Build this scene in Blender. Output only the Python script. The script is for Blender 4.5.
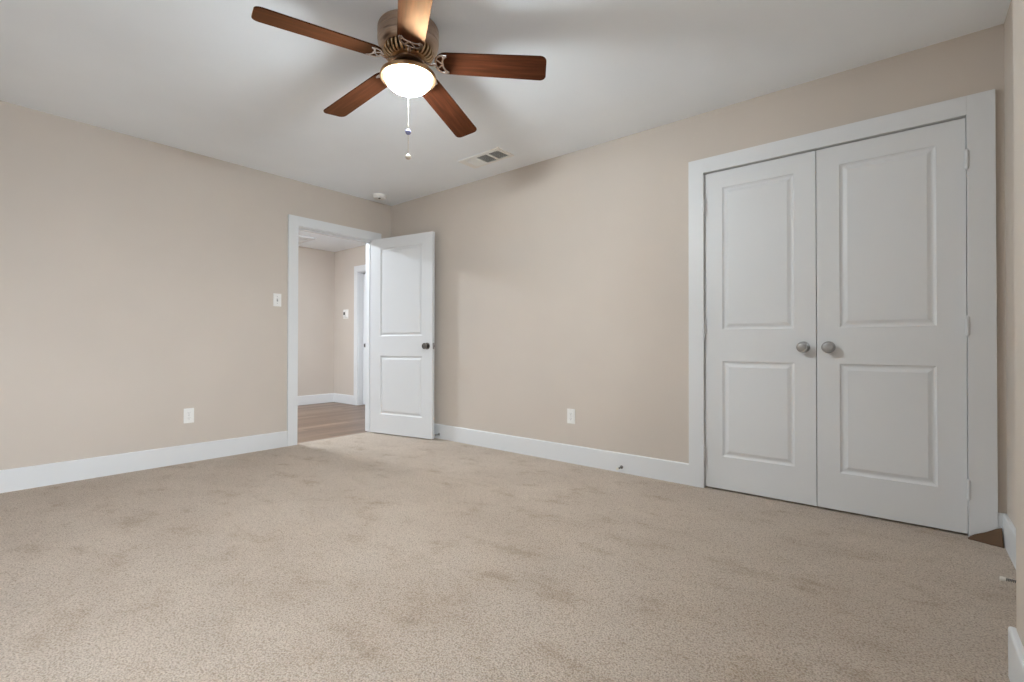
import bpy, bmesh, math, random
from mathutils import Vector, Matrix

random.seed(7)
sc = bpy.context.scene
COL = sc.collection
for o in list(bpy.data.objects):
    bpy.data.objects.remove(o, do_unlink=True)
R = math.radians

# ------------------------------------------------------------------ camera
CAM = (4.34639, -3.19925, 0.92537)
cd = bpy.data.cameras.new('camera')
cd.sensor_width = 36.0
cd.lens = 36.0 * 478.55 / 1024.0
cd.clip_start = 0.02
cam = bpy.data.objects.new('camera', cd)
cam.location = CAM
cam.rotation_mode = 'XYZ'
cam.rotation_euler = (Matrix.Rotation(R(39.4413), 4, 'Z') @ Matrix.Rotation(R(90 + 0.4393), 4, 'X')
                      @ Matrix.Rotation(R(0.0933), 4, 'Z')).to_euler('XYZ')
COL.objects.link(cam)
sc.camera = cam

# ------------------------------------------------------------------ view, world, daylight
sc.view_settings.view_transform = 'Standard'
sc.view_settings.look = 'None'
sc.view_settings.gamma = 1.0
sc.view_settings.use_curve_mapping = False
sc.view_settings.exposure = 0.15

SKY = 35.0
SKY_COL = (0.85, 0.925, 1.0, 1)
GROUND_COL = (0.16, 0.19, 0.22, 1)
w = bpy.data.worlds.new('daylight')
sc.world = w
w.use_nodes = True
bg = w.node_tree.nodes['Background']
bg.inputs[1].default_value = SKY
_n = w.node_tree.nodes
_tc = _n.new('ShaderNodeTexCoord'); _sp = _n.new('ShaderNodeSeparateXYZ'); _rp = _n.new('ShaderNodeValToRGB')
w.node_tree.links.new(_tc.outputs['Generated'], _sp.inputs[0])
_ad = _n.new('ShaderNodeMath'); _ad.operation = 'MULTIPLY_ADD'; _ad.inputs[1].default_value = 0.5; _ad.inputs[2].default_value = 0.5
w.node_tree.links.new(_sp.outputs['Z'], _ad.inputs[0]); w.node_tree.links.new(_ad.outputs[0], _rp.inputs[0])
_rp.color_ramp.elements[0].position = 0.47; _rp.color_ramp.elements[0].color = GROUND_COL      # sunlit ground below the horizon
_rp.color_ramp.elements[1].position = 0.53; _rp.color_ramp.elements[1].color = SKY_COL
w.node_tree.links.new(_rp.outputs[0], bg.inputs[0])
sc.cycles.max_bounces = 12
sc.cycles.diffuse_bounces = 8
sc.cycles.transparent_max_bounces = 12
sc.cycles.sample_clamp_indirect = 8.0

# the room's numbers (metres); origin at the far corner, x along the closet wall, y towards it
H = 2.44
HH = 2.415          # hallway ceiling
XR = 4.709          # recess beside the closet
XN = 4.580         # nearer stretch of the right wall
YN = -1.289         # where the nearer stretch starts
YF = -5.6           # wall behind the camera
WT = 0.12
DY0, DY1, DH = -1.05, -0.223, 2.025        # bedroom doorway in the left wall
CX0, CX1, CH = 3.332, 4.582, 2.046         # closet opening
HX, HY, HY0 = -2.77, 0.94, -2.6            # hall back wall, hall right wall, hall near end
W1 = (-4.35, -3.3, 0.65, 2.12)            # window in the right wall, behind the camera


def portal(name, loc, rot, sx, sy):
    l = bpy.data.lights.new(name, 'AREA')
    l.shape = 'RECTANGLE'; l.size = sx; l.size_y = sy
    l.cycles.is_portal = True
    o = bpy.data.objects.new(name, l)
    o.location = loc; o.rotation_euler = rot
    COL.objects.link(o)


portal('window_portal', (XN + WT + 0.02, (W1[0] + W1[1]) / 2, (W1[2] + W1[3]) / 2), (0, R(90), 0), W1[3] - W1[2], W1[1] - W1[0])

# ------------------------------------------------------------------ materials


def srgb(r, g, b):
    f = lambda c: (c / 255 / 12.92) if c / 255 <= 0.04045 else ((c / 255 + 0.055) / 1.055) ** 2.4
    return (f(r), f(g), f(b), 1)


def mat(name, col, rough=0.6, metal=0.0, spec=0.4):
    m = bpy.data.materials.new(name)
    m.use_nodes = True
    b = m.node_tree.nodes['Principled BSDF']
    b.inputs['Base Color'].default_value = col
    b.inputs['Roughness'].default_value = rough
    b.inputs['Metallic'].default_value = metal
    b.inputs['Specular IOR Level'].default_value = spec
    return m, m.node_tree, b


def coord(nt, scale=(1, 1, 1)):
    tc = nt.nodes.new('ShaderNodeTexCoord')
    mp = nt.nodes.new('ShaderNodeMapping')
    mp.inputs['Scale'].default_value = scale
    nt.links.new(tc.outputs['Object'], mp.inputs['Vector'])
    return mp.outputs['Vector']


def noise(nt, vec, scale, detail=2.0, rough=0.5):
    n = nt.nodes.new('ShaderNodeTexNoise')
    n.inputs['Scale'].default_value = scale
    n.inputs['Detail'].default_value = detail
    n.inputs['Roughness'].default_value = rough
    nt.links.new(vec, n.inputs['Vector'])
    return n.outputs['Fac']


def ramp(nt, fac, stops):
    r = nt.nodes.new('ShaderNodeValToRGB')
    e = r.color_ramp.elements
    while len(e) < len(stops):
        e.new(0.5)
    for k, (p, c) in enumerate(stops):
        e[k].position = p; e[k].color = c
    nt.links.new(fac, r.inputs['Fac'])
    return r.outputs['Color']


def mix(nt, fac, a, b, mode='MIX'):
    m = nt.nodes.new('ShaderNodeMix')
    m.data_type = 'RGBA'; m.blend_type = mode
    for s, v in ((m.inputs[0], fac), (m.inputs[6], a), (m.inputs[7], b)):
        if hasattr(v, 'is_output'):
            nt.links.new(v, s)
        else:
            s.default_value = v
    return m.outputs[2]


def bump(nt, b, h, strength, dist):
    n = nt.nodes.new('ShaderNodeBump')
    n.inputs['Strength'].default_value = strength
    n.inputs['Distance'].default_value = dist
    nt.links.new(h, n.inputs['Height'])
    nt.links.new(n.outputs['Normal'], b.inputs['Normal'])


def paint(name, col, rough, bs, scale, var=0.03, spec=0.35):
    m, nt, b = mat(name, col, rough, 0, spec)
    v = coord(nt)
    big = noise(nt, v, 1.3, 3)
    lo = tuple(c * (1 - var) for c in col[:3]) + (1,)
    hi = tuple(min(1, c * (1 + var)) for c in col[:3]) + (1,)
    nt.links.new(ramp(nt, big, [(0.3, lo), (0.7, hi)]), b.inputs['Base Color'])
    if bs:
        bump(nt, b, noise(nt, v, scale, 3), bs, 0.002)
    return m


M = {}
M['wall'] = paint('beige_wall_paint', (0.585, 0.522, 0.462, 1), 0.75, 0.12, 90)
M['ceiling'] = paint('ceiling_paint', (0.858, 0.895, 0.935, 1), 0.9, 0.25, 70)
M['white'] = paint('white_trim_paint', (0.722, 0.734, 0.746, 1), 0.42, 0.04, 40, 0.01)
M['plastic'] = paint('white_plastic', srgb(236, 235, 232), 0.35, 0, 1, 0.01)
M['dark'] = mat('dark_gap', srgb(40, 38, 36), 0.8)[0]
M['duct'] = mat('grey_duct', srgb(120, 120, 122), 0.7)[0]
M['rubber_w'] = mat('white_rubber', srgb(225, 220, 210), 0.6)[0]
M['grey_plastic'] = mat('grey_plastic', srgb(120, 122, 125), 0.5)[0]


def metal(name, col, rough, aniso_scale=(4, 4, 260)):
    m, nt, b = mat(name, col, rough, 1.0)
    v = coord(nt, aniso_scale)
    n = noise(nt, v, 3.0, 3)
    lo = tuple(c * 0.8 for c in col[:3]) + (1,)
    nt.links.new(ramp(nt, n, [(0.3, lo), (0.7, col)]), b.inputs['Base Color'])
    return m


M['nickel'] = metal('satin_nickel', srgb(178, 177, 176), 0.36)
M['darknickel'] = metal('dark_nickel', srgb(146, 143, 141), 0.24)
M['bronze'] = metal('antique_bronze', srgb(192, 170, 152), 0.38, (3, 3, 60))
M['pewter'] = metal('antique_pewter', srgb(226, 212, 202), 0.27)
M['brass'] = metal('aged_brass', srgb(214, 184, 146), 0.32)
M['hub'] = metal('dark_bronze', srgb(120, 98, 82), 0.3)
M['gilt'] = metal('gilded_bronze', srgb(216, 176, 134), 0.35)
M['chain'] = mat('white_chain', srgb(190, 180, 165), 0.5, 0.0)[0]
M['bead'] = mat('blue_grey_bead', srgb(128, 130, 165), 0.35)[0]


def carpet():
    m, nt, b = mat('beige_carpet', srgb(198, 172, 148), 1.0, 0, 0.1)
    v = coord(nt)
    fine = noise(nt, v, 190, 3, 0.65)
    vo = nt.nodes.new('ShaderNodeTexVoronoi')
    vo.inputs['Scale'].default_value = 185
    nt.links.new(v, vo.inputs['Vector'])
    base = ramp(nt, fine, [(0.30, (0.33, 0.265, 0.208, 1)), (0.47, (0.595, 0.503, 0.418, 1)), (0.70, (0.75, 0.65, 0.555, 1))])
    # brushed pile: trodden patches and strokes where the tufts lie the other way
    patch = noise(nt, coord(nt, (1.0, 1.3, 1.0)), 1.5, 4, 0.6)
    pr = ramp(nt, patch, [(0.36, (0.93, 0.92, 0.91, 1)), (0.60, (1.03, 1.03, 1.03, 1))])
    c0 = mix(nt, 1.0, base, pr, 'MULTIPLY')
    stroke = noise(nt, coord(nt, (1.0, 1.6, 1.0)), 3.8, 7, 0.66)
    sr = ramp(nt, stroke, [(0.33, (0.80, 0.76, 0.71, 1)), (0.43, (0.955, 0.945, 0.93, 1)), (0.50, (1, 1, 1, 1))])
    c1 = mix(nt, 1.0, c0, sr, 'MULTIPLY')
    edge = ramp(nt, vo.outputs['Distance'], [(0.0, (1.03, 1.03, 1.03, 1)), (0.45, (1.0, 0.99, 0.98, 1)), (0.8, (0.66, 0.61, 0.56, 1))])
    c2 = mix(nt, 0.8, c1, edge, 'MULTIPLY')
    nt.links.new(c2, b.inputs['Base Color'])
    inv = nt.nodes.new('ShaderNodeMath'); inv.operation = 'SUBTRACT'
    inv.inputs[0].default_value = 1.0
    nt.links.new(vo.outputs['Distance'], inv.inputs[1])
    add = nt.nodes.new('ShaderNodeMath'); add.operation = 'ADD'
    nt.links.new(inv.outputs[0], add.inputs[0]); nt.links.new(fine, add.inputs[1])
    bump(nt, b, add.outputs[0], 0.9, 0.006)
    b.inputs['Sheen Weight'].default_value = 0.15
    return m


M['carpet'] = carpet()
M['shaded_backing'] = paint('shaded_carpet_backing', srgb(104, 83, 67), 1.0, 0.9, 160, 0.15, 0.05)  # underside brown, darkened to carry the shade in the closet corner


def planks():
    m, nt, b = mat('brown_wood_floor', srgb(140, 112, 92), 0.35)
    tc = nt.nodes.new('ShaderNodeTexCoord')
    mp = nt.nodes.new('ShaderNodeMapping')
    mp.inputs['Rotation'].default_value = (0, 0, R(90))
    nt.links.new(tc.outputs['Object'], mp.inputs['Vector'])
    br = nt.nodes.new('ShaderNodeTexBrick')
    br.inputs['Color1'].default_value = srgb(146, 123, 105)
    br.inputs['Color2'].default_value = srgb(106, 86, 72)
    br.inputs['Mortar'].default_value = srgb(70, 52, 40)
    br.inputs['Scale'].default_value = 1.0
    br.inputs['Mortar Size'].default_value = 0.0025
    br.inputs['Brick Width'].default_value = 1.2
    br.inputs['Row Height'].default_value = 0.125
    nt.links.new(mp.outputs[0], br.inputs['Vector'])
    g = noise(nt, coord(nt, (28, 1.6, 1)), 1.6, 5, 0.6)
    gr = ramp(nt, g, [(0.3, (0.72, 0.70, 0.68, 1)), (0.7, (1.14, 1.12, 1.10, 1))])
    nt.links.new(mix(nt, 1.0, br.outputs['Color'], gr, 'MULTIPLY'), b.inputs['Base Color'])
    return m


M['planks'] = planks()


def blade_wood():
    m, nt, b = mat('reddish_walnut', srgb(98, 52, 34), 0.6, 0, 0.0)
    gl = nt.nodes.new('ShaderNodeBsdfGlossy'); gl.inputs['Color'].default_value = (1.0, 0.58, 0.31, 1); gl.inputs['Roughness'].default_value = 0.42
    fr = nt.nodes.new('ShaderNodeFresnel'); fr.inputs['IOR'].default_value = 1.28
    ms = nt.nodes.new('ShaderNodeMixShader')
    nt.links.new(fr.outputs[0], ms.inputs[0]); nt.links.new(b.outputs[0], ms.inputs[1]); nt.links.new(gl.outputs[0], ms.inputs[2])
    nt.links.new(ms.outputs[0], nt.nodes['Material Output'].inputs[0])
    v = coord(nt, (2.2, 34, 10))
    g = noise(nt, v, 1.5, 5, 0.6)
    nt.links.new(ramp(nt, g, [(0.25, srgb(44, 23, 15)), (0.5, srgb(66, 34, 21)), (0.75, srgb(88, 48, 30))]), b.inputs['Base Color'])
    return m


M['blade'] = blade_wood()


def emit(name, col, s):
    m = bpy.data.materials.new(name)
    m.use_nodes = True
    nt = m.node_tree
    b = nt.nodes['Principled BSDF']
    b.inputs['Base Color'].default_value = (0.9, 0.88, 0.82, 1)
    b.inputs['Roughness'].default_value = 0.25
    b.inputs['Emission Color'].default_value = col
    b.inputs['Emission Strength'].default_value = s
    return m


BULB_W, BULB_COL = 17.0, (0.81, 0.93, 1.0)


def glass_lit(name, col, s, clear):
    m = emit(name, col, s)
    nt = m.node_tree
    t = nt.nodes.new('ShaderNodeBsdfTransparent')
    x = nt.nodes.new('ShaderNodeMixShader'); x.inputs[0].default_value = clear
    nt.links.new(nt.nodes['Principled BSDF'].outputs[0], x.inputs[1]); nt.links.new(t.outputs[0], x.inputs[2])
    nt.links.new(x.outputs[0], nt.nodes['Material Output'].inputs[0])
    return m


M['bowl'] = glass_lit('lit_frosted_glass', (0.87, 0.96, 1.0, 1), 370.0, 0.5)
M['hall_lamp'] = emit('lit_hall_glass', (0.82, 0.91, 1.0, 1), 345.0)


def pane():
    m = bpy.data.materials.new('window_glass')
    m.use_nodes = True
    nt = m.node_tree
    nt.nodes.clear()
    o = nt.nodes.new('ShaderNodeOutputMaterial')
    t = nt.nodes.new('ShaderNodeBsdfTransparent')
    g = nt.nodes.new('ShaderNodeBsdfGlossy'); g.inputs['Roughness'].default_value = 0.02
    x = nt.nodes.new('ShaderNodeMixShader'); x.inputs[0].default_value = 0.06
    nt.links.new(t.outputs[0], x.inputs[1]); nt.links.new(g.outputs[0], x.inputs[2]); nt.links.new(x.outputs[0], o.inputs[0])
    return m


M['pane'] = pane()

# ------------------------------------------------------------------ mesh helpers


def obj(name, bm, material, parent=None, smooth=None):
    bmesh.ops.recalc_face_normals(bm, faces=bm.faces[:])
    if smooth:
        for f in bm.faces:
            f.smooth = True
        for e in bm.edges:
            if len(e.link_faces) == 2 and e.calc_face_angle(0) > R(smooth):
                e.smooth = False
    me = bpy.data.meshes.new(name)
    bm.to_mesh(me); bm.free()
    o = bpy.data.objects.new(name, me)
    me.materials.append(material)
    COL.objects.link(o)
    if parent:
        o.parent = parent
    return o


def empty(name, loc=(0, 0, 0), rot=(0, 0, 0)):
    o = bpy.data.objects.new(name, None)
    o.empty_display_size = 0.1
    o.location = loc; o.rotation_euler = rot
    COL.objects.link(o)
    return o


def tag(o, label=None, cat=None, group=None, kind=None):
    if label: o['label'] = label
    if cat: o['category'] = cat
    if group: o['group'] = group
    if kind: o['kind'] = kind
    return o


def box(bm, x0, x1, y0, y1, z0, z1, bev=0.0, mtx=None):
    t = bmesh.new()
    vs = [t.verts.new((x, y, z)) for x in (x0, x1) for y in (y0, y1) for z in (z0, z1)]
    for q in ((0, 1, 3, 2), (4, 6, 7, 5), (0, 4, 5, 1), (2, 3, 7, 6), (0, 2, 6, 4), (1, 5, 7, 3)):
        t.faces.new([vs[i] for i in q])
    if bev:
        bmesh.ops.bevel(t, geom=t.edges[:], offset=bev, segments=2, affect='EDGES', profile=0.7)
    merge(bm, t, mtx)


def merge(bm, t, mtx=None):
    if mtx is not None:
        bmesh.ops.transform(t, matrix=mtx, verts=t.verts[:])
    mp = {}
    for v in t.verts:
        mp[v] = bm.verts.new(v.co)
    for f in t.faces:
        try:
            bm.faces.new([mp[v] for v in f.verts])
        except ValueError:
            pass
    t.free()


def lathe(bm, prof, seg=48, mtx=None, caps=True):
    """profile of (radius, z) turned about z"""
    t = bmesh.new()
    rings = []
    for r, z in prof:
        if r < 1e-5:
            rings.append([t.verts.new((0, 0, z))])
        else:
            rings.append([t.verts.new((r * math.cos(2 * math.pi * k / seg), r * math.sin(2 * math.pi * k / seg), z)) for k in range(seg)])
    for a, b in zip(rings, rings[1:]):
        for k in range(seg):
            k2 = (k + 1) % seg
            if len(a) == 1 and len(b) == 1:
                continue
            if len(a) == 1:
                t.faces.new((a[0], b[k], b[k2]))
            elif len(b) == 1:
                t.faces.new((a[k], a[k2], b[0]))
            else:
                t.faces.new((a[k], a[k2], b[k2], b[k]))
    if caps:
        for rg in (rings[0], rings[-1]):
            if len(rg) > 1:
                t.faces.new(rg)
    merge(bm, t, mtx)


def catmull(pts, n=8):
    P = [Vector(p) for p in pts]
    P = [P[0] * 2 - P[1]] + P + [P[-1] * 2 - P[-2]]
    out = []
    for i in range(1, len(P) - 2):
        for k in range(n):
            t = k / n
            a, b, c, d = P[i - 1], P[i], P[i + 1], P[i + 2]
            out.append(0.5 * ((2 * b) + (c - a) * t + (2 * a - 5 * b + 4 * c - d) * t * t + (3 * b - a - 3 * c + d) * t ** 3))
    out.append(P[-2])
    return out


def tube(bm, pts, rad, seg=10, flat=1.0, up=Vector((0, 0, 1)), taper=None):
    """sweep an (optionally flattened) section along points"""
    P = [Vector(p) for p in pts]
    rings = []
    for i, p in enumerate(P):
        d = (P[min(i + 1, len(P) - 1)] - P[max(i - 1, 0)]).normalized()
        u = up if abs(d.dot(up)) < 0.95 else Vector((1, 0, 0))
        s = d.cross(u).normalized(); n = s.cross(d).normalized()
        r = rad * (taper(i / (len(P) - 1)) if taper else 1)
        rings.append([bm.verts.new(p + s * r * math.cos(2 * math.pi * k / seg) + n * r * flat * math.sin(2 * math.pi * k / seg)) for k in range(seg)])
    for a, b in zip(rings, rings[1:]):
        for k in range(seg):
            bm.faces.new((a[k], a[(k + 1) % seg], b[(k + 1) % seg], b[k]))
    bm.faces.new(rings[0]); bm.faces.new(rings[-1])


def prism(bm, outline, z0, z1, bev=0.0, mtx=None):
    t = bmesh.new()
    a = [t.verts.new((x, y, z0)) for x, y in outline]
    b = [t.verts.new((x, y, z1)) for x, y in outline]
    t.faces.new(a); t.faces.new(b)
    for k in range(len(a)):
        t.faces.new((a[k], a[(k + 1) % len(a)], b[(k + 1) % len(a)], b[k]))
    if bev:
        es = [e for e in t.edges if abs(e.verts[0].co.z - e.verts[1].co.z) < 1e-6]
        bmesh.ops.bevel(t, geom=es, offset=bev, segments=2, affect='EDGES', profile=0.7)
    merge(bm, t, mtx)


def struct(name, bm, m, label, cat, smooth=None):
    return tag(obj(name, bm, m, None, smooth), label, cat, None, 'structure')


# ------------------------------------------------------------------ room shell
bm = bmesh.new(); box(bm, -0.04, XR + WT, YF - WT, 0.0, -0.05, 0.0)
box(bm, CX0, CX1, 0.0, 0.72, -0.05, 0.0)
floor = struct('floor', bm, M['carpet'], 'beige cut pile carpet covering the bedroom floor', 'floor')

bm = bmesh.new(); box(bm, HX - WT, -0.04, HY0 - WT, 1.7, -0.055, -0.004)
struct('floor_hall', bm, M['planks'], 'brown wood plank floor of the hallway beyond the doorway', 'floor')

bm = bmesh.new(); box(bm, -WT, XR + WT, YF - WT, 0.85, H, H + 0.1)
struct('ceiling', bm, M['ceiling'], 'light grey white bedroom ceiling the fan hangs from', 'ceiling')
bm = bmesh.new(); box(bm, HX - WT, -WT, HY0 - WT, 1.7, HH, H + 0.1)
struct('ceiling_hall', bm, M['ceiling'], 'white hallway ceiling seen through the doorway', 'ceiling')

# left wall with the doorway
bm = bmesh.new()
box(bm, -WT, 0, YF - WT, DY0, -0.05, H)
box(bm, -WT, 0, DY1, HY, -0.05, H)
box(bm, -WT, 0, DY0, DY1, DH, H)
struct('wall_left', bm, M['wall'], 'beige left wall with the open doorway', 'wall')
# closet wall
bm = bmesh.new()
box(bm, 0, CX0, 0, WT, -0.05, H)
box(bm, CX1, XR + WT, 0, WT, -0.05, H)
box(bm, CX0, CX1, 0, WT, CH, H)
box(bm, CX0 - 0.2, XR + WT, 0.72, 0.84, -0.05, H)       # inside of the closet
box(bm, CX0 - 0.2, CX0 - 0.1, WT, 0.72, -0.05, H)
box(bm, CX1 + 0.1, XR + WT, WT, 0.72, -0.05, H)
struct('wall_back', bm, M['wall'], 'beige back wall holding the white double closet', 'wall')
# right wall: recess beside the closet, then the nearer stretch with a window behind the camera
bm = bmesh.new()
box(bm, XR, XR + WT, YN, 0, -0.05, H)
a, b_, c, d = W1
box(bm, XN, XR + WT, b_, YN, -0.05, H)
box(bm, XN, XR + WT, YF - WT, a, -0.05, H)
box(bm, XN, XR + WT, a, b_, -0.05, c)
box(bm, XN, XR + WT, a, b_, d, H)
struct('wall_right', bm, M['wall'], 'beige right wall stepping forward at the picture edge', 'wall')
bm = bmesh.new(); box(bm, 0, XN, YF - WT, YF, -0.05, H)
struct('wall_front', bm, M['wall'], 'beige wall behind the camera', 'wall')

# hallway walls
HDX0, HDX1, HDH = -2.09, -1.28, 2.026          # hall door opening in its right wall
bm = bmesh.new(); box(bm, HX - WT, HX, HY0 - WT, HY + WT, -0.05, H)
struct('wall_hall_back', bm, M['wall'], 'beige far wall of the hallway facing the doorway', 'wall')
bm = bmesh.new()
box(bm, HX, HDX0, HY, HY + WT, -0.05, H)
box(bm, HDX1, -WT, HY, HY + WT, -0.05, H)
box(bm, HDX0, HDX1, HY, HY + WT, HDH, H)
box(bm, HX, -WT, HY + 0.5, HY + 0.62, -0.05, H)  # added niche behind the hall door, blocks sky light leaking under it
box(bm, HDX0 - 0.2, HDX0 - 0.1, HY + WT, HY + 0.5, -0.05, H)
box(bm, HDX1 + 0.1, HDX1 + 0.2, HY + WT, HY + 0.5, -0.05, H)
struct('wall_hall_right', bm, M['wall'], 'beige hallway wall carrying the thermostat', 'wall')
bm = bmesh.new(); box(bm, HX, -WT, HY0 - WT, HY0, -0.05, H)
struct('wall_hall_left', bm, M['wall'], 'beige near end wall of the hallway', 'wall')

# ------------------------------------------------------------------ baseboards
BH, BT = 0.14, 0.015


def baseboard(name, segs, label):
    """segs: (x0,y0,x1,y1,nx,ny): the wall line and the side it stands out to"""
    bm = bmesh.new()
    for x0, y0, x1, y1, nx, ny in segs:
        t = bmesh.new()
        prof = [(0, 0), (BT, 0), (BT, BH - 0.006), (BT - 0.003, BH - 0.001), (BT - 0.007, BH), (0, BH)]
        A = [t.verts.new((x0 + nx * p, y0 + ny * p, z)) for p, z in prof]
        B = [t.verts.new((x1 + nx * p, y1 + ny * p, z)) for p, z in prof]
        t.faces.new(A); t.faces.new(B)
        for k in range(len(A)):
            t.faces.new((A[k], A[(k + 1) % len(A)], B[(k + 1) % len(A)], B[k]))
        merge(bm, t)
    return struct(name, bm, M['white'], label, 'baseboard')


baseboard('baseboard_left', [(0, YF, 0, DY0 - 0.086, 1, 0), (0, DY1 + 0.082, 0, 0, 1, 0)], 'white baseboard along the left wall')
baseboard('baseboard_back', [(0, 0, CX0 - 0.092, 0, 0, -1), (4.677, 0, XR, 0, 0, -1)], 'white baseboard along the back wall up to the closet')
baseboard('baseboard_right', [(XR, YN, XR, 0, -1, 0), (XN, YF, XN, YN + BT, -1, 0), (XN, YN, XR, YN, 0, 1)], 'white baseboard along the right wall beside the closet')
baseboard('baseboard_front', [(0, YF, XN, YF, 0, 1)], 'white baseboard on the wall behind the camera')
baseboard('baseboard_hall', [(HX, HY0, HX, HY, 1, 0), (HX, HY, HDX0 - 0.09, HY, 0, -1), (HDX1 + 0.09, HY, -WT, HY, 0, -1)], 'white baseboard of the hallway')

# ------------------------------------------------------------------ casings
# bedroom doorway
bm = bmesh.new()
CT = 0.02
co0, co1, ct = DY0 - 0.086, DY1 + 0.082, DH + 0.084
box(bm, 0, CT, co0, DY0 + 0.004, 0, ct, 0.0015)
box(bm, 0, CT, DY1 - 0.004, co1, 0, ct, 0.0015)
box(bm, 0, CT, DY0 + 0.004, DY1 - 0.004, DH - 0.004, ct, 0.0015)
box(bm, -WT - CT, -WT, co0, DY0 + 0.004, 0, ct, 0.0015)
box(bm, -WT - CT, -WT, DY1 - 0.004, co1, 0, ct, 0.0015)
box(bm, -WT - CT, -WT, DY0 + 0.004, DY1 - 0.004, DH - 0.004, ct, 0.0015)
JT = 0.012
box(bm, -WT, 0.0, DY0, DY0 + JT, 0, DH)            # jamb boards
box(bm, -WT, 0.0, DY1 - JT, DY1, 0, DH)
box(bm, -WT, 0.0, DY0, DY1, DH - JT, DH)
box(bm, -0.075, -0.045, DY0 + JT, DY0 + JT + 0.01, 0, DH - JT)   # door stop strips
box(bm, -0.075, -0.045, DY1 - JT - 0.01, DY1 - JT, 0, DH - JT)
box(bm, -0.075, -0.045, DY0 + JT, DY1 - JT, DH - JT - 0.01, DH - JT)
struct('trim_1', bm, M['white'], 'flat white casing and jamb around the open bedroom doorway', 'door trim')

# closet casing
bm = bmesh.new()
box(bm, 3.240, CX0 + 0.004, -CT, 0, 0, 2.135, 0.0015)
box(bm, CX1 - 0.004, 4.677, -CT, 0, 0, 2.135, 0.0015)
box(bm, CX0 + 0.004, CX1 - 0.004, -CT, 0, CH - 0.004, 2.135, 0.0015)
box(bm, CX0, CX0 + 0.004, 0, WT, 0, CH)
box(bm, CX1 - 0.004, CX1, 0, WT, 0, CH)
box(bm, CX0 + 0.004, CX1 - 0.004, 0, WT, CH - 0.004, CH)
box(bm, CX0 + 0.004, CX1 - 0.004, 0.05, 0.08, CH - 0.02, CH - 0.004)
struct('trim_2', bm, M['white'], 'flat white casing around the double closet doors', 'door trim')

# hall door casing
bm = bmesh.new()
box(bm, HDX0 - 0.09, HDX0 + 0.004, HY - CT, HY, 0, HDH + 0.094, 0.0015)
box(bm, HDX1 - 0.004, HDX1 + 0.09, HY - CT, HY, 0, HDH + 0.094, 0.0015)
box(bm, HDX0 + 0.004, HDX1 - 0.004, HY - CT, HY, HDH - 0.004, HDH + 0.094, 0.0015)
box(bm, HDX0, HDX0 + 0.012, HY, HY + WT, 0, HDH)
box(bm, HDX1 - 0.012, HDX1, HY, HY + WT, 0, HDH)
box(bm, HDX0, HDX1, HY, HY + WT, HDH - 0.012, HDH)
struct('trim_3', bm, M['white'], 'white casing around the hallway door', 'door trim')

# threshold edge where carpet meets the wood
# ------------------------------------------------------------------ panelled doors
PZ = ((0.218, 0.822), (1.024, 1.930))
PROF = ((0.0, 0.0), (0.004, 0.005), (0.011, 0.0085), (0.018, 0.0085), (0.024, 0.0065), (0.036, 0.0015))


def door_leaf(bm, wd, z0, z1, th, side, pz=PZ):
    """slab: x 0..wd, y 0..-th (both faces moulded), z z0..z1"""
    t = bmesh.new()
    xs = [0, side, wd - side, wd]
    zs = [z0, pz[0][0], pz[0][1], pz[1][0], pz[1][1], z1]
    for y, s in ((0.0, -1), (-th, 1)):
        for i in range(3):
            for j in range(5):
                xa, xb, za, zb = xs[i], xs[i + 1], zs[j], zs[j + 1]
                if i == 1 and j in (1, 3):
                    prev = None
                    for off, dep in PROF:
                        ring = [t.verts.new((px, y + s * dep, pz_)) for px, pz_ in
                                ((xa + off, za + off), (xb - off, za + off), (xb - off, zb - off), (xa + off, zb - off))]
                        if prev:
                            for k in range(4):
                                t.faces.new((prev[k], prev[(k + 1) % 4], ring[(k + 1) % 4], ring[k]))
                        prev = ring
                    t.faces.new(prev)
                else:
                    t.faces.new([t.verts.new((px, y, pz_)) for px, pz_ in ((xa, za), (xb, za), (xb, zb), (xa, zb))])
    for (xa, ya, xb, yb) in ((0, 0, 0, -th), (wd, 0, wd, -th)):
        t.faces.new([t.verts.new(c) for c in ((xa, ya, z0), (xb, yb, z0), (xb, yb, z1), (xa, ya, z1))])
    for z in (z0, z1):
        t.faces.new([t.verts.new(c) for c in ((0, 0, z), (wd, 0, z), (wd, -th, z), (0, -th, z))])
    bmesh.ops.remove_doubles(t, verts=t.verts[:], dist=1e-5)
    es = [e for e in t.edges if len(e.link_faces) == 2 and e.calc_face_angle(0) > R(80)
          and (abs(e.verts[0].co.x - e.verts[1].co.x) < 1e-5 and e.verts[0].co.x in (0.0, wd) or True)
          and all(v.co.y in (0.0, -th) or abs(v.co.y) < 1e-6 or abs(v.co.y + th) < 1e-6 for v in e.verts)]
    bmesh.ops.bevel(t, geom=es, offset=0.0015, segments=1, affect='EDGES')
    merge(bm, t)


ROSE = [(0.0, 0.0), (0.033, 0.0), (0.033, 0.003), (0.030, 0.007), (0.020, 0.009), (0.0125, 0.010), (0.0115, 0.024)]
KNOB = [(0.0115, 0.024), (0.014, 0.028), (0.021, 0.031), (0.0285, 0.036), (0.0305, 0.041), (0.0300, 0.046), (0.0275, 0.0495),
        (0.0240, 0.0500), (0.0225, 0.0480), (0.0190, 0.0490), (0.010, 0.0505), (0.0, 0.051)]


def knob(parent, loc, rot, m, name='knob'):
    mt = Matrix.Translation(loc) @ rot
    bm = bmesh.new(); lathe(bm, KNOB, 32, mt, caps=False)
    k = obj(name, bm, m, parent, 35)
    bm = bmesh.new(); lathe(bm, ROSE, 32, mt, caps=False)
    obj('rosette', bm, m, k, 35)
    return k


FACE_MY = Matrix.Rotation(R(90), 4, 'X')      # z -> -y
FACE_PY = Matrix.Rotation(R(-90), 4, 'X')     # z -> +y


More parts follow.
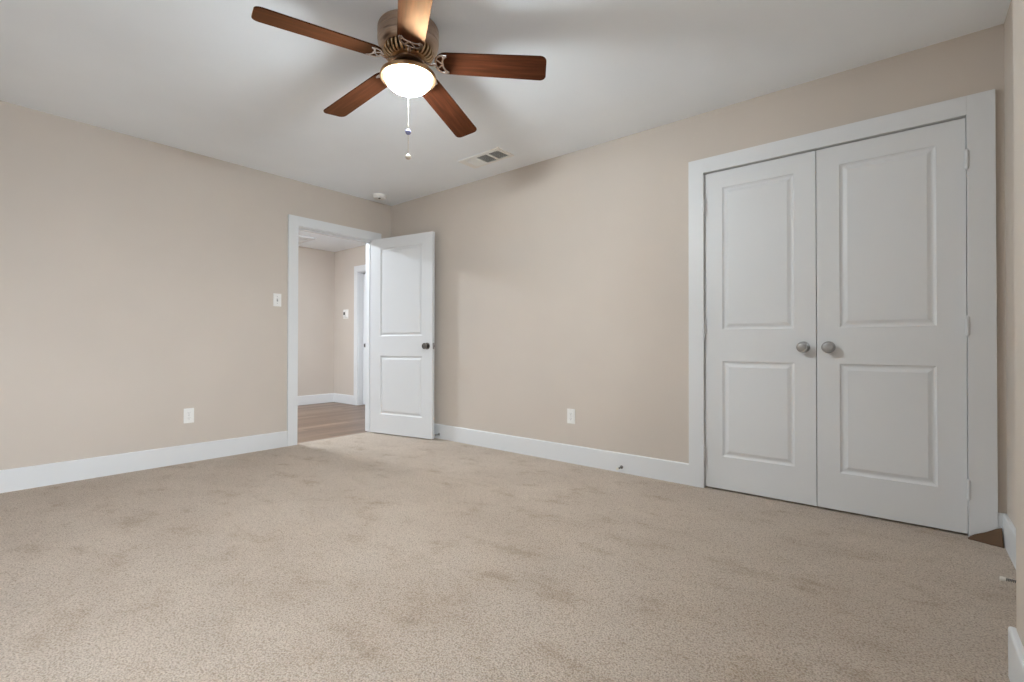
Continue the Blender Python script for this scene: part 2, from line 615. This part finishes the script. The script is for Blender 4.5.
def hinge(parent, loc, m, h=0.09, leafx=0.0):
    """barrel of a butt hinge with its knuckles and tips, standing at loc (base of barrel)"""
    bm = bmesh.new()
    r = 0.0072
    prof = [(0.0, -0.006), (0.0035, -0.005), (0.0045, 0.0)]
    for k in range(5):
        za, zb = h * k / 5, h * (k + 1) / 5
        prof += [(r, za + 0.0006), (r, zb - 0.0006), (r * 0.85, zb)]
    prof += [(0.0045, h), (0.0035, h + 0.005), (0.0, h + 0.006)]
    lathe(bm, prof, 12, Matrix.Translation(loc), caps=False)
    x, y, z = loc
    box(bm, x - 0.0022, x + 0.0022, y, y + 0.024, z, z + h)
    return obj('hinge', bm, m, parent, 40)


# closet doors (local origin at the hinge side, in the wall plane)
TH = 0.035
SLB = 0.012
for n, (x0, x1, lab, kx, hx) in enumerate(((3.3385, 3.9525, 'left leaf of the white double closet, hinged beside the open wall', 3.9525 - 0.062, 3.3365),
                                           (3.9565, 4.5755, 'right leaf of the white double closet, nearest the picture edge', 3.9565 + 0.056, 4.5775))):
    bm = bmesh.new()
    door_leaf(bm, x1 - x0, SLB, 2.036, TH, 0.108)
    bmesh.ops.translate(bm, vec=(0, TH + 0.003, 0), verts=bm.verts[:])
    d = struct('door_%d' % (n + 2), bm, M['white'], lab, 'closet door')
    d.location = (x0, 0, 0)
    k = knob(d, Vector((kx - x0, 0.003, 0.914)), FACE_MY, M['nickel'], 'door_knob')
    tag(k, 'round satin nickel knob')
    for z in (0.185, 0.975, 1.78):
        hinge(d, (hx - x0, -0.0215, z), M['white'], 0.09)

# bedroom door, swung open into the room past a right angle
ang = R(10.6)
bm = bmesh.new()
LW = 0.803
door_leaf(bm, LW, 0.010, 2.022, TH, 0.125, ((0.208, 0.809), (1.011, 1.916)))
d1 = struct('door_1', bm, M['white'], 'white two panel bedroom door standing open beside the doorway', 'door')
d1.location = (0.016, DY1 - JT + 0.006, 0)
d1.rotation_euler = (0, 0, ang)
k = knob(d1, Vector((LW - 0.062, -TH, 0.911)), FACE_MY, M['darknickel'], 'door_knob'); tag(k, 'dark nickel knob')
k = knob(d1, Vector((LW - 0.062, 0, 0.911)), FACE_PY, M['darknickel'], 'door_knob'); tag(k, 'dark nickel knob')
bm = bmesh.new()
box(bm, LW - 0.0005, LW + 0.0015, -TH / 2 - 0.0125, -TH / 2 + 0.0125, 0.882, 0.940)
box(bm, LW, LW + 0.011, -TH / 2 - 0.006, -TH / 2 + 0.006, 0.902, 0.920, 0.002)
obj('latch', bm, M['nickel'], d1)
for z in (0.19, 0.985, 1.78):
    hinge(d1, (0.0, 0.007, z), M['darknickel'])

# hall door, closed in its recess
bm = bmesh.new()
door_leaf(bm, HDX1 - HDX0 - 0.032, 0.010, HDH - 0.016, TH, 0.118)
d4 = struct('door_4', bm, M['white'], 'closed white hallway door half hidden behind the open bedroom door', 'door')
d4.location = (HDX0 + 0.016, HY + 0.075 + TH, 0)
k = knob(d4, Vector((0.120, -TH, 0.911)), FACE_MY, M['darknickel'], 'door_knob'); tag(k, 'dark nickel knob')

# ------------------------------------------------------------------ windows (behind the camera)


def window(name, axis, lo, hi, z0, z1, plane, depth, label):
    """double hung window filling an opening; axis 'x' runs along x (in a wall y=plane) or 'y'"""
    def bx(bm, a0, a1, d0, d1, za, zb):
        if axis == 'x': box(bm, a0, a1, plane + min(d0, d1), plane + max(d0, d1), za, zb)
        else: box(bm, plane + min(d0, d1), plane + max(d0, d1), a0, a1, za, zb)
    s = depth / abs(depth)
    bm = bmesh.new()
    f = 0.05
    bx(bm, lo, lo + f, 0.0, depth, z0, z1); bx(bm, hi - f, hi, 0.0, depth, z0, z1)
    bx(bm, lo + f, hi - f, 0.0, depth, z0, z0 + f); bx(bm, lo + f, hi - f, 0.0, depth, z1 - f, z1)
    root = struct(name, bm, M['white'], label, 'window')
    mid = (lo + hi) / 2; zm = (z0 + z1) / 2
    bm = bmesh.new()
    bx(bm, lo + f, hi - f, 0.4 * depth, 0.7 * depth, zm - 0.02, zm + 0.02)
    bx(bm, mid - 0.03, mid + 0.03, 0.3 * depth, 0.8 * depth, z0 + f, z1 - f)
    obj('sash_bar', bm, M['white'], root)
    bm = bmesh.new()
    bx(bm, lo + f, hi - f, 0.53 * depth, 0.56 * depth, z0 + f, z1 - f)
    obj('pane', bm, M['pane'], root)
    bm = bmesh.new()
    bx(bm, lo - 0.05, hi + 0.05, -0.05 * s, 0.0, z0 - 0.03, z0)
    obj('window_sill', bm, M['white'], root)


window('window_1', 'y', W1[0], W1[1], W1[2], W1[3], XN, XR + WT - XN, 'white window in the right wall behind the camera')

# ------------------------------------------------------------------ ceiling fan
FX, FY, FZ = 2.5115, -1.7532, 2.2701
fan = tag(empty('ceiling_fan', (FX, FY, H)), 'five blade walnut ceiling fan with a glowing glass bowl light', 'ceiling fan')


def z_(z): return z - H


bm = bmesh.new()
lathe(bm, [(0.0, z_(2.4395)), (0.132, z_(2.4395)), (0.140, z_(2.436)), (0.1435, z_(2.428)), (0.1415, z_(2.423)), (0.1415, z_(2.419)), (0.144, z_(2.415)),
           (0.144, z_(2.403)), (0.1415, z_(2.400)), (0.1415, z_(2.395)), (0.144, z_(2.392)), (0.144, z_(2.372)), (0.1415, z_(2.369)), (0.1415, z_(2.364)),
           (0.143, z_(2.361)), (0.138, z_(2.344)), (0.130, z_(2.336)), (0.121, z_(2.332)), (0.095, z_(2.332))], 64, caps=False)
hous = obj('motor_housing', bm, M['bronze'], fan, 30)
# finned cooling ring under the motor
bm = bmesh.new()
lathe(bm, [(0.102, z_(2.334)), (0.096, z_(2.305)), (0.078, z_(2.290)), (0.0, z_(2.290))], 64, caps=False)
core = obj('vent_core', bm, M['dark'], hous, 40)
bm = bmesh.new()
nf = 32
for k in range(nf):
    a = 2 * math.pi * k / nf
    m4 = Matrix.Rotation(a, 4, 'Z')
    t = bmesh.new()
    pr_ = [(0.100, 2.335), (0.117, 2.334), (0.119, 2.322), (0.115, 2.304), (0.102, 2.290), (0.080, 2.284), (0.076, 2.289), (0.094, 2.302)]
    hw = 0.0050
    A = [t.verts.new((r, -hw, z_(z))) for r, z in pr_]; B = [t.verts.new((r, hw, z_(z))) for r, z in pr_]
    t.faces.new(A); t.faces.new(B)
    for i in range(len(A)):
        t.faces.new((A[i], A[(i + 1) % len(A)], B[(i + 1) % len(A)], B[i]))
    merge(bm, t, m4)
lathe(bm, [(0.068, z_(2.291)), (0.085, z_(2.288)), (0.086, z_(2.284)), (0.078, z_(2.281)), (0.055, z_(2.281))], 64, caps=False)
obj('vent_fins', bm, M['brass'], hous, 40)
# flywheel and switch housing
bm = bmesh.new()
lathe(bm, [(0.0, z_(2.284)), (0.068, z_(2.284)), (0.072, z_(2.281)), (0.072, z_(2.274)), (0.068, z_(2.270)), (0.0, z_(2.270))], 48, caps=False)
obj('flywheel', bm, M['hub'], fan, 30)
bm = bmesh.new()
lathe(bm, [(0.0, z_(2.271)), (0.046, z_(2.271)), (0.050, z_(2.264)), (0.050, z_(2.240)), (0.054, z_(2.236)), (0.054, z_(2.228)), (0.0, z_(2.228))], 48, caps=False)
obj('switch_housing', bm, M['hub'], fan, 30)
bm = bmesh.new()
lathe(bm, [(0.0, z_(2.229)), (0.062, z_(2.228)), (0.095, z_(2.224)),
           (0.118, z_(2.220)), (0.130, z_(2.213)), (0.1325, z_(2.205)), (0.1325, z_(2.197)), (0.129, z_(2.193)), (0.113, z_(2.1925)), (0.110, z_(2.197)), (0.0, z_(2.201))], 64, caps=False)
pan = obj('light_fitter', bm, M['gilt'], fan, 30)
bm = bmesh.new()
BR, BD = 0.1085, 0.060
lathe(bm, [(BR, z_(2.198))] + [(BR * math.cos(t), z_(2.193) - BD * math.sin(t)) for t in [math.pi / 2 * i / 14 for i in range(14)]] + [(0.0, z_(2.193) - BD)], 64, caps=False)
bowl = tag(obj('glass_bowl', bm, M['bowl'], fan, 60), 'glowing frosted glass bowl')
# the bulb inside the bowl
bl = bpy.data.lights.new('bulb', 'POINT')
bl.energy = BULB_W; bl.color = BULB_COL; bl.shadow_soft_size = 0.055
bo = bpy.data.objects.new('bulb', bl); bo.parent = fan; bo.location = (0, 0, z_(2.143))
COL.objects.link(bo)

# blades
TX, TY = 0.0241, -0.0479          # the blade circle hangs slightly out of level
PH = 4.4157
DROOP = 0.0667
PITCH = R(-12)


def blade_outline():
    r0, r1 = 0.130, 0.660
    w0, w1 = 0.061, 0.069
    pts = []
    for k in range(13):                       # rounded root
        a = math.pi / 2 + math.pi * k / 12
        pts.append((r0 + 0.055 + 0.055 * math.cos(a), w0 * math.sin(a)))
    rc = 0.028
    for k in range(7):                        # rounded tip corners
        a = -math.pi / 2 + math.pi / 2 * k / 6
        pts.append((r1 - rc + rc * math.cos(a), -w1 + rc + rc * math.sin(a)))
    for k in range(7):
        a = math.pi / 2 * k / 6
        pts.append((r1 - rc + rc * math.cos(a), w1 - rc + rc * math.sin(a)))
    return pts


def make_blade():
    bm = bmesh.new()
    prism(bm, blade_outline(), -0.0025, 0.0035, 0.0012)
    b = obj('blade', bm, M['blade'], fan)
    bm = bmesh.new()
    zb = -0.0055
    # outer crescent hugging the blade root
    for s in (1, -1):
        tube(bm, catmull([(0.1905, s * 0.046, zb), (0.1675, s * 0.0495, zb), (0.1475, s * 0.041, zb), (0.1355, s * 0.022, zb), (0.1330, 0, zb)], 6), 0.0052, 8, 0.55)
        # inner branch, making two open loops
        tube(bm, catmull([(0.1905, s * 0.046, zb), (0.1755, s * 0.034, zb), (0.1675, s * 0.016, zb), (0.1675, 0, zb)], 6), 0.0048, 8, 0.55)
        tube(bm, catmull([(0.1675, 0, zb), (0.1535, s * 0.012, zb), (0.1375, s * 0.026, zb)], 6), 0.0042, 8, 0.55)
        lathe(bm, [(0.0, zb - 0.005), (0.004, zb - 0.004), (0.0055, zb - 0.001), (0.0055, zb + 0.002)], 12, Matrix.Translation((0.1735, s * 0.040, 0)), caps=False)
    lathe(bm, [(0.0, zb - 0.005), (0.004, zb - 0.004), (0.0055, zb - 0.001), (0.0055, zb + 0.002)], 12, Matrix.Translation((0.1685, 0, 0)), caps=False)
    # cranked arm back to the flywheel
    tube(bm, catmull([(0.066, 0, 0.004), (0.080, 0, 0.003), (0.092, 0, -0.006), (0.106, 0, -0.012), (0.122, 0, -0.010), (0.137, 0, zb)], 6), 0.0075, 10, 0.6)
    obj('blade_iron', bm, M['pewter'], b, 40)
    return b


def blade_matrix(k):
    a = PH + k * 2 * math.pi / 5
    rad = Vector((math.cos(a), math.sin(a), TX * math.cos(a) + TY * math.sin(a))).normalized()
    nrm = Vector((-TX, -TY, 1)).normalized()
    tan = nrm.cross(rad).normalized()
    rad = (rad - Vector((0, 0, DROOP))).normalized(); nrm = rad.cross(tan).normalized()
    m3 = Matrix((rad, tan, nrm)).transposed().to_4x4()
    return Matrix.Translation((0, 0, FZ - H + 0.15 * DROOP)) @ m3 @ Matrix.Rotation(PITCH, 4, 'X')


b0 = make_blade()
iron0 = b0.children[0]
for k in range(5):
    if k == 0:
        b = b0
    else:
        b = b0.copy(); COL.objects.link(b); b.parent = fan
        i = iron0.copy(); COL.objects.link(i); i.parent = b
    b.matrix_local = blade_matrix(k)

# pull chain from the light fitter
bm = bmesh.new()
CHX, CHY = 0.0, 0.0
ztop, zend = 2.134, 1.832
n = int((ztop - zend) / 0.0062)
for k in range(n + 1):
    z = ztop - (ztop - zend) * k / n
    lathe(bm, [(0.0, 0.0017), (0.0014, 0.0014), (0.0017, 0), (0.0014, -0.0014), (0.0, -0.0017)], 6, Matrix.Translation((CHX, CHY, z_(z))), caps=False)
tube(bm, [(CHX, CHY, z_(ztop)), (CHX, CHY, z_(zend))], 0.0009, 6)
chain = tag(obj('pull_chain', bm, M['chain'], fan, 60), 'thin white beaded pull chain')


def ball(r, loc, seg=20):
    bm = bmesh.new()
    prof = [(r * math.cos(t), r * math.sin(t)) for t in [-math.pi / 2 + math.pi * i / 12 for i in range(13)]]
    prof[0] = (0, -r); prof[-1] = (0, r)
    lathe(bm, prof, seg, Matrix.Translation(loc), caps=False)
    return bm


tag(obj('bead', ball(0.0135, (CHX, CHY, z_(1.942))), M['bead'], chain, 60), 'blue grey bead')
bm = bmesh.new()
lathe(bm, [(0.0, 0.013), (0.004, 0.013), (0.005, 0.008), (0.011, 0.004), (0.0135, -0.002), (0.012, -0.009), (0.007, -0.013), (0.0, -0.014)], 20,
      Matrix.Translation((CHX, CHY, z_(1.825))), caps=False)
tag(obj('pull_knob', bm, M['chain'], chain, 50), 'white end knob')

# ------------------------------------------------------------------ ceiling register
vx0, vx1, vy0, vy1 = 1.500, 1.938, -0.445, -0.248
cells = ((1.556, 1.662), (1.674, 1.786), (1.801, 1.908))
cy0, cy1 = -0.412, -0.274
vent = tag(empty('ceiling_vent', ((vx0 + vx1) / 2, (vy0 + vy1) / 2, H)), 'white three section air register in the ceiling near the far corner', 'vent')
ox, oy = vent.location.x, vent.location.y
bm = bmesh.new()
zt, zb2 = 0.0, -0.008
xs = [vx0, cells[0][0], cells[0][1], cells[1][0], cells[1][1], cells[2][0], cells[2][1], vx1]
for k in range(0, 8, 2):
    box(bm, xs[k] - ox, xs[k + 1] - ox, cy0 - oy, cy1 - oy, zb2, zt)
box(bm, vx0 - ox, vx1 - ox, vy0 - oy, cy0 - oy, zb2, zt)
box(bm, vx0 - ox, vx1 - ox, cy1 - oy, vy1 - oy, zb2, zt)
obj('frame', bm, M['plastic'], vent)
bm = bmesh.new()
box(bm, cells[0][0] - 0.005 - ox, cells[2][1] + 0.005 - ox, cy0 - oy, cy1 - oy, -0.0012, -0.0004)
obj('duct_opening', bm, M['duct'], vent)
for ci, (xa, xb) in enumerate(cells):
    bm = bmesh.new()
    ns = 8
    for k in range(ns):
        xc = xa + (xb - xa) * (k + 0.5) / ns
        tilt = R(-40) if ci == 0 else R(40)
        box(bm, -0.0065, 0.0065, cy0 - oy, cy1 - oy, -0.0006, 0.0006, 0, Matrix.Translation((xc - ox, 0, -0.0058)) @ Matrix.Rotation(tilt, 4, 'Y'))
    obj('louvers', bm, M['plastic'], vent)

# ------------------------------------------------------------------ smoke detector
sd = tag(empty('smoke_detector', (0.225, -0.31, H)), 'small round white smoke detector on the ceiling by the far corner', 'smoke detector')
bm = bmesh.new()
lathe(bm, [(0.0, 0.0), (0.070, 0.0), (0.070, -0.010), (0.064, -0.013), (0.063, -0.026), (0.054, -0.036), (0.030, -0.040), (0.0, -0.040)], 40, caps=False)
obj('body', bm, M['plastic'], sd, 30)
bm = bmesh.new()
lathe(bm, [(0.0, -0.044), (0.010, -0.043), (0.012, -0.038), (0.012, -0.034)], 16, Matrix.Translation((0.026, -0.020, 0)), caps=False)
tag(obj('button', bm, M['dark'], sd, 40), 'dark sensor button')

# ------------------------------------------------------------------ wall plates (local: x right along the wall, -y out of the wall)


def plate(name, loc, rz, label, cat, group=None):
    e = tag(empty(name, loc, (0, 0, rz)), label, cat, group)
    bm = bmesh.new()
    box(bm, -0.035, 0.035, -0.0055, 0.0, -0.0575, 0.0575, 0.0018)
    obj('cover_plate', bm, M['plastic'], e)
    return e


def screw(e, z):
    bm = bmesh.new()
    lathe(bm, [(0.0, 0.0016), (0.002, 0.0014), (0.0032, 0.0004), (0.0032, -0.001)], 12, Matrix.Translation((0, -0.0055, z)) @ FACE_MY, caps=False)
    obj('screw', bm, M['nickel'], e)


def outlet(loc, rz, label):
    e = plate('power_outlet', loc, rz, label, 'power outlet')
    for z in (0.0195, -0.0195):
        bm = bmesh.new()
        pts = []
        for k in range(24):
            a = 2 * math.pi * k / 24
            pts.append((0.0165 * math.cos(a), max(-0.0135, min(0.0135, 0.0165 * math.sin(a)))))
        prism(bm, pts, 0, 0.0025, 0.0006, Matrix.Translation((0, -0.0054, z)) @ FACE_MY)
        s = obj('socket', bm, M['plastic'], e)
        bm = bmesh.new()
        box(bm, -0.0075, -0.0055, -0.0083, -0.0072, z - 0.001, z + 0.008)
        box(bm, 0.0055, 0.0075, -0.0083, -0.0072, z, z + 0.007)
        lathe(bm, [(0.0, 0.0011), (0.0026, 0.0011), (0.0026, 0.0)], 10, Matrix.Translation((0, -0.0072, z - 0.007)) @ FACE_MY, caps=False)
        obj('slots', bm, M['grey_plastic'], s)
    screw(e, 0)
    return e


outlet((0, -1.907, 0.365), R(90), 'white power outlet low on the left wall, left of the doorway')
outlet((2.318, 0, 0.365), 0, 'white power outlet low on the back wall, left of the closet')
sw = plate('light_switch', (0, -1.228, 1.322), R(90), 'white toggle light switch on the left wall beside the doorway casing', 'light switch')
bm = bmesh.new()
box(bm, -0.0055, 0.0055, -0.0062, -0.005, -0.0125, 0.0125)
obj('toggle_slot', bm, M['grey_plastic'], sw)
bm = bmesh.new()
box(bm, -0.0042, 0.0042, -0.017, 0.0, -0.006, 0.006, 0.001, Matrix.Translation((0, -0.005, 0.002)) @ Matrix.Rotation(R(-28), 4, 'X'))
obj('toggle', bm, M['plastic'], sw)
for z in (0.030, -0.030):
    screw(sw, z)

# thermostat on the hallway wall
th = tag(empty('thermostat', (-2.43, HY, 1.40)), 'small white thermostat on the hallway wall beyond the doorway', 'thermostat')
bm = bmesh.new()
box(bm, -0.068, 0.068, -0.006, 0, -0.072, 0.072, 0.003)
obj('back_plate', bm, M['plastic'], th)
bm = bmesh.new()
box(bm, -0.045, 0.050, -0.024, -0.005, -0.048, 0.048, 0.004)
obj('case', bm, M['plastic'], th)
bm = bmesh.new()
box(bm, -0.034, 0.008, -0.0255, -0.0235, -0.014, 0.030)
tag(obj('display', bm, M['dark'], th), 'dark display window')

# ------------------------------------------------------------------ door stops


def door_stop(loc, rz, label, length=0.075):
    """spring stop pointing to local -y from the baseboard"""
    e = tag(empty('door_stop', loc, (0, 0, rz)), label, 'door stop')
    bm = bmesh.new()
    lathe(bm, [(0.0, 0.0), (0.0125, 0.0), (0.0125, 0.003), (0.009, 0.008), (0.006, 0.010), (0.0, 0.010)], 20, FACE_MY, caps=False)
    obj('base', bm, M['darknickel'], e, 40)
    bm = bmesh.new()
    turns = 12
    pts = []
    for k in range(turns * 10 + 1):
        a = 2 * math.pi * k / 10
        pts.append((0.0048 * math.cos(a), -0.008 - (length - 0.020) * k / (turns * 10), 0.0048 * math.sin(a)))
    tube(bm, pts, 0.0013, 6)
    obj('spring', bm, M['darknickel'], e, 60)
    bm = bmesh.new()
    lathe(bm, [(0.0, length - 0.016), (0.0075, length - 0.016), (0.0082, length - 0.010), (0.0082, length - 0.002), (0.006, length), (0.0, length)], 18, FACE_MY, caps=False)
    obj('rubber_tip', bm, M['rubber_w'], e, 40)
    return e


door_stop((2.756, -BT, 0.041), 0, 'spring door stop on the back wall baseboard, left of the closet')
door_stop((0.800, -BT, 0.043), 0, 'spring door stop on the back wall baseboard, beside the open bedroom door')
door_stop((XR - BT, -0.622, 0.045), R(-90), 'spring door stop on the right wall baseboard in the closet corner', 0.076)

# ------------------------------------------------------------------ curled carpet corner by the closet casing
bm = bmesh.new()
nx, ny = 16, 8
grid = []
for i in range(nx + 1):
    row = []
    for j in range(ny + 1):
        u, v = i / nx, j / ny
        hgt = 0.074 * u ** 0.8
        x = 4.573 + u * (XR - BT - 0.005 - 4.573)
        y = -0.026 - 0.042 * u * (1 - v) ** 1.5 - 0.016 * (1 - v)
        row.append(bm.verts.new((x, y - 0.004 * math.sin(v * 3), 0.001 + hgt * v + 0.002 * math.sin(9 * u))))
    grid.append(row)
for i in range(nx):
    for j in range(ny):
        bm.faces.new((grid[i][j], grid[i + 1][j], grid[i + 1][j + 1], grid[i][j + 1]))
fl = tag(obj('carpet_flap', bm, M['shaded_backing'], floor, 60), 'brown turned up corner of the carpet with painted-in shade')
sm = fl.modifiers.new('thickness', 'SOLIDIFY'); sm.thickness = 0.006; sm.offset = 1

# ------------------------------------------------------------------ hallway ceiling pieces
hx0, hx1, hy0, hy1 = -2.70, -2.03, -0.95, 0.225
at = tag(empty('attic_hatch', ((hx0 + hx1) / 2, (hy0 + hy1) / 2, HH)), 'white framed attic hatch in the hallway ceiling', 'attic hatch')
ax, ay = at.location.x, at.location.y
bm = bmesh.new()
fw = 0.075
box(bm, hx0 - ax, hx1 - ax, hy0 - ay, hy0 + fw - ay, -0.02, 0, 0.002)
box(bm, hx0 - ax, hx1 - ax, hy1 - fw - ay, hy1 - ay, -0.02, 0, 0.002)
box(bm, hx0 - ax, hx0 + fw - ax, hy0 + fw - ay, hy1 - fw - ay, -0.02, 0, 0.002)
box(bm, hx1 - fw - ax, hx1 - ax, hy0 + fw - ay, hy1 - fw - ay, -0.02, 0, 0.002)
obj('frame', bm, M['white'], at)
bm = bmesh.new()
box(bm, hx0 + fw - ax, hx1 - fw - ax, hy0 + fw - ay, hy1 - fw - ay, -0.010, 0)
obj('panel', bm, M['white'], at)

hl = tag(empty('hall_light', (-1.28, -1.12, HH)), 'flush round ceiling light of the hallway left of the doorway view', 'ceiling light')
bm = bmesh.new()
lathe(bm, [(0.0, 0.0), (0.15, 0.0), (0.155, -0.006), (0.155, -0.020), (0.148, -0.024), (0.0, -0.024)], 48, caps=False)
obj('base', bm, M['nickel'], hl, 30)
bm = bmesh.new()
lathe(bm, [(0.145 * math.cos(t), -0.022 - 0.055 * math.sin(t)) for t in [math.pi / 2 * i / 12 for i in range(12)]] + [(0.0, -0.077)], 48, caps=False)
obj('glass_shade', bm, M['hall_lamp'], hl, 60)
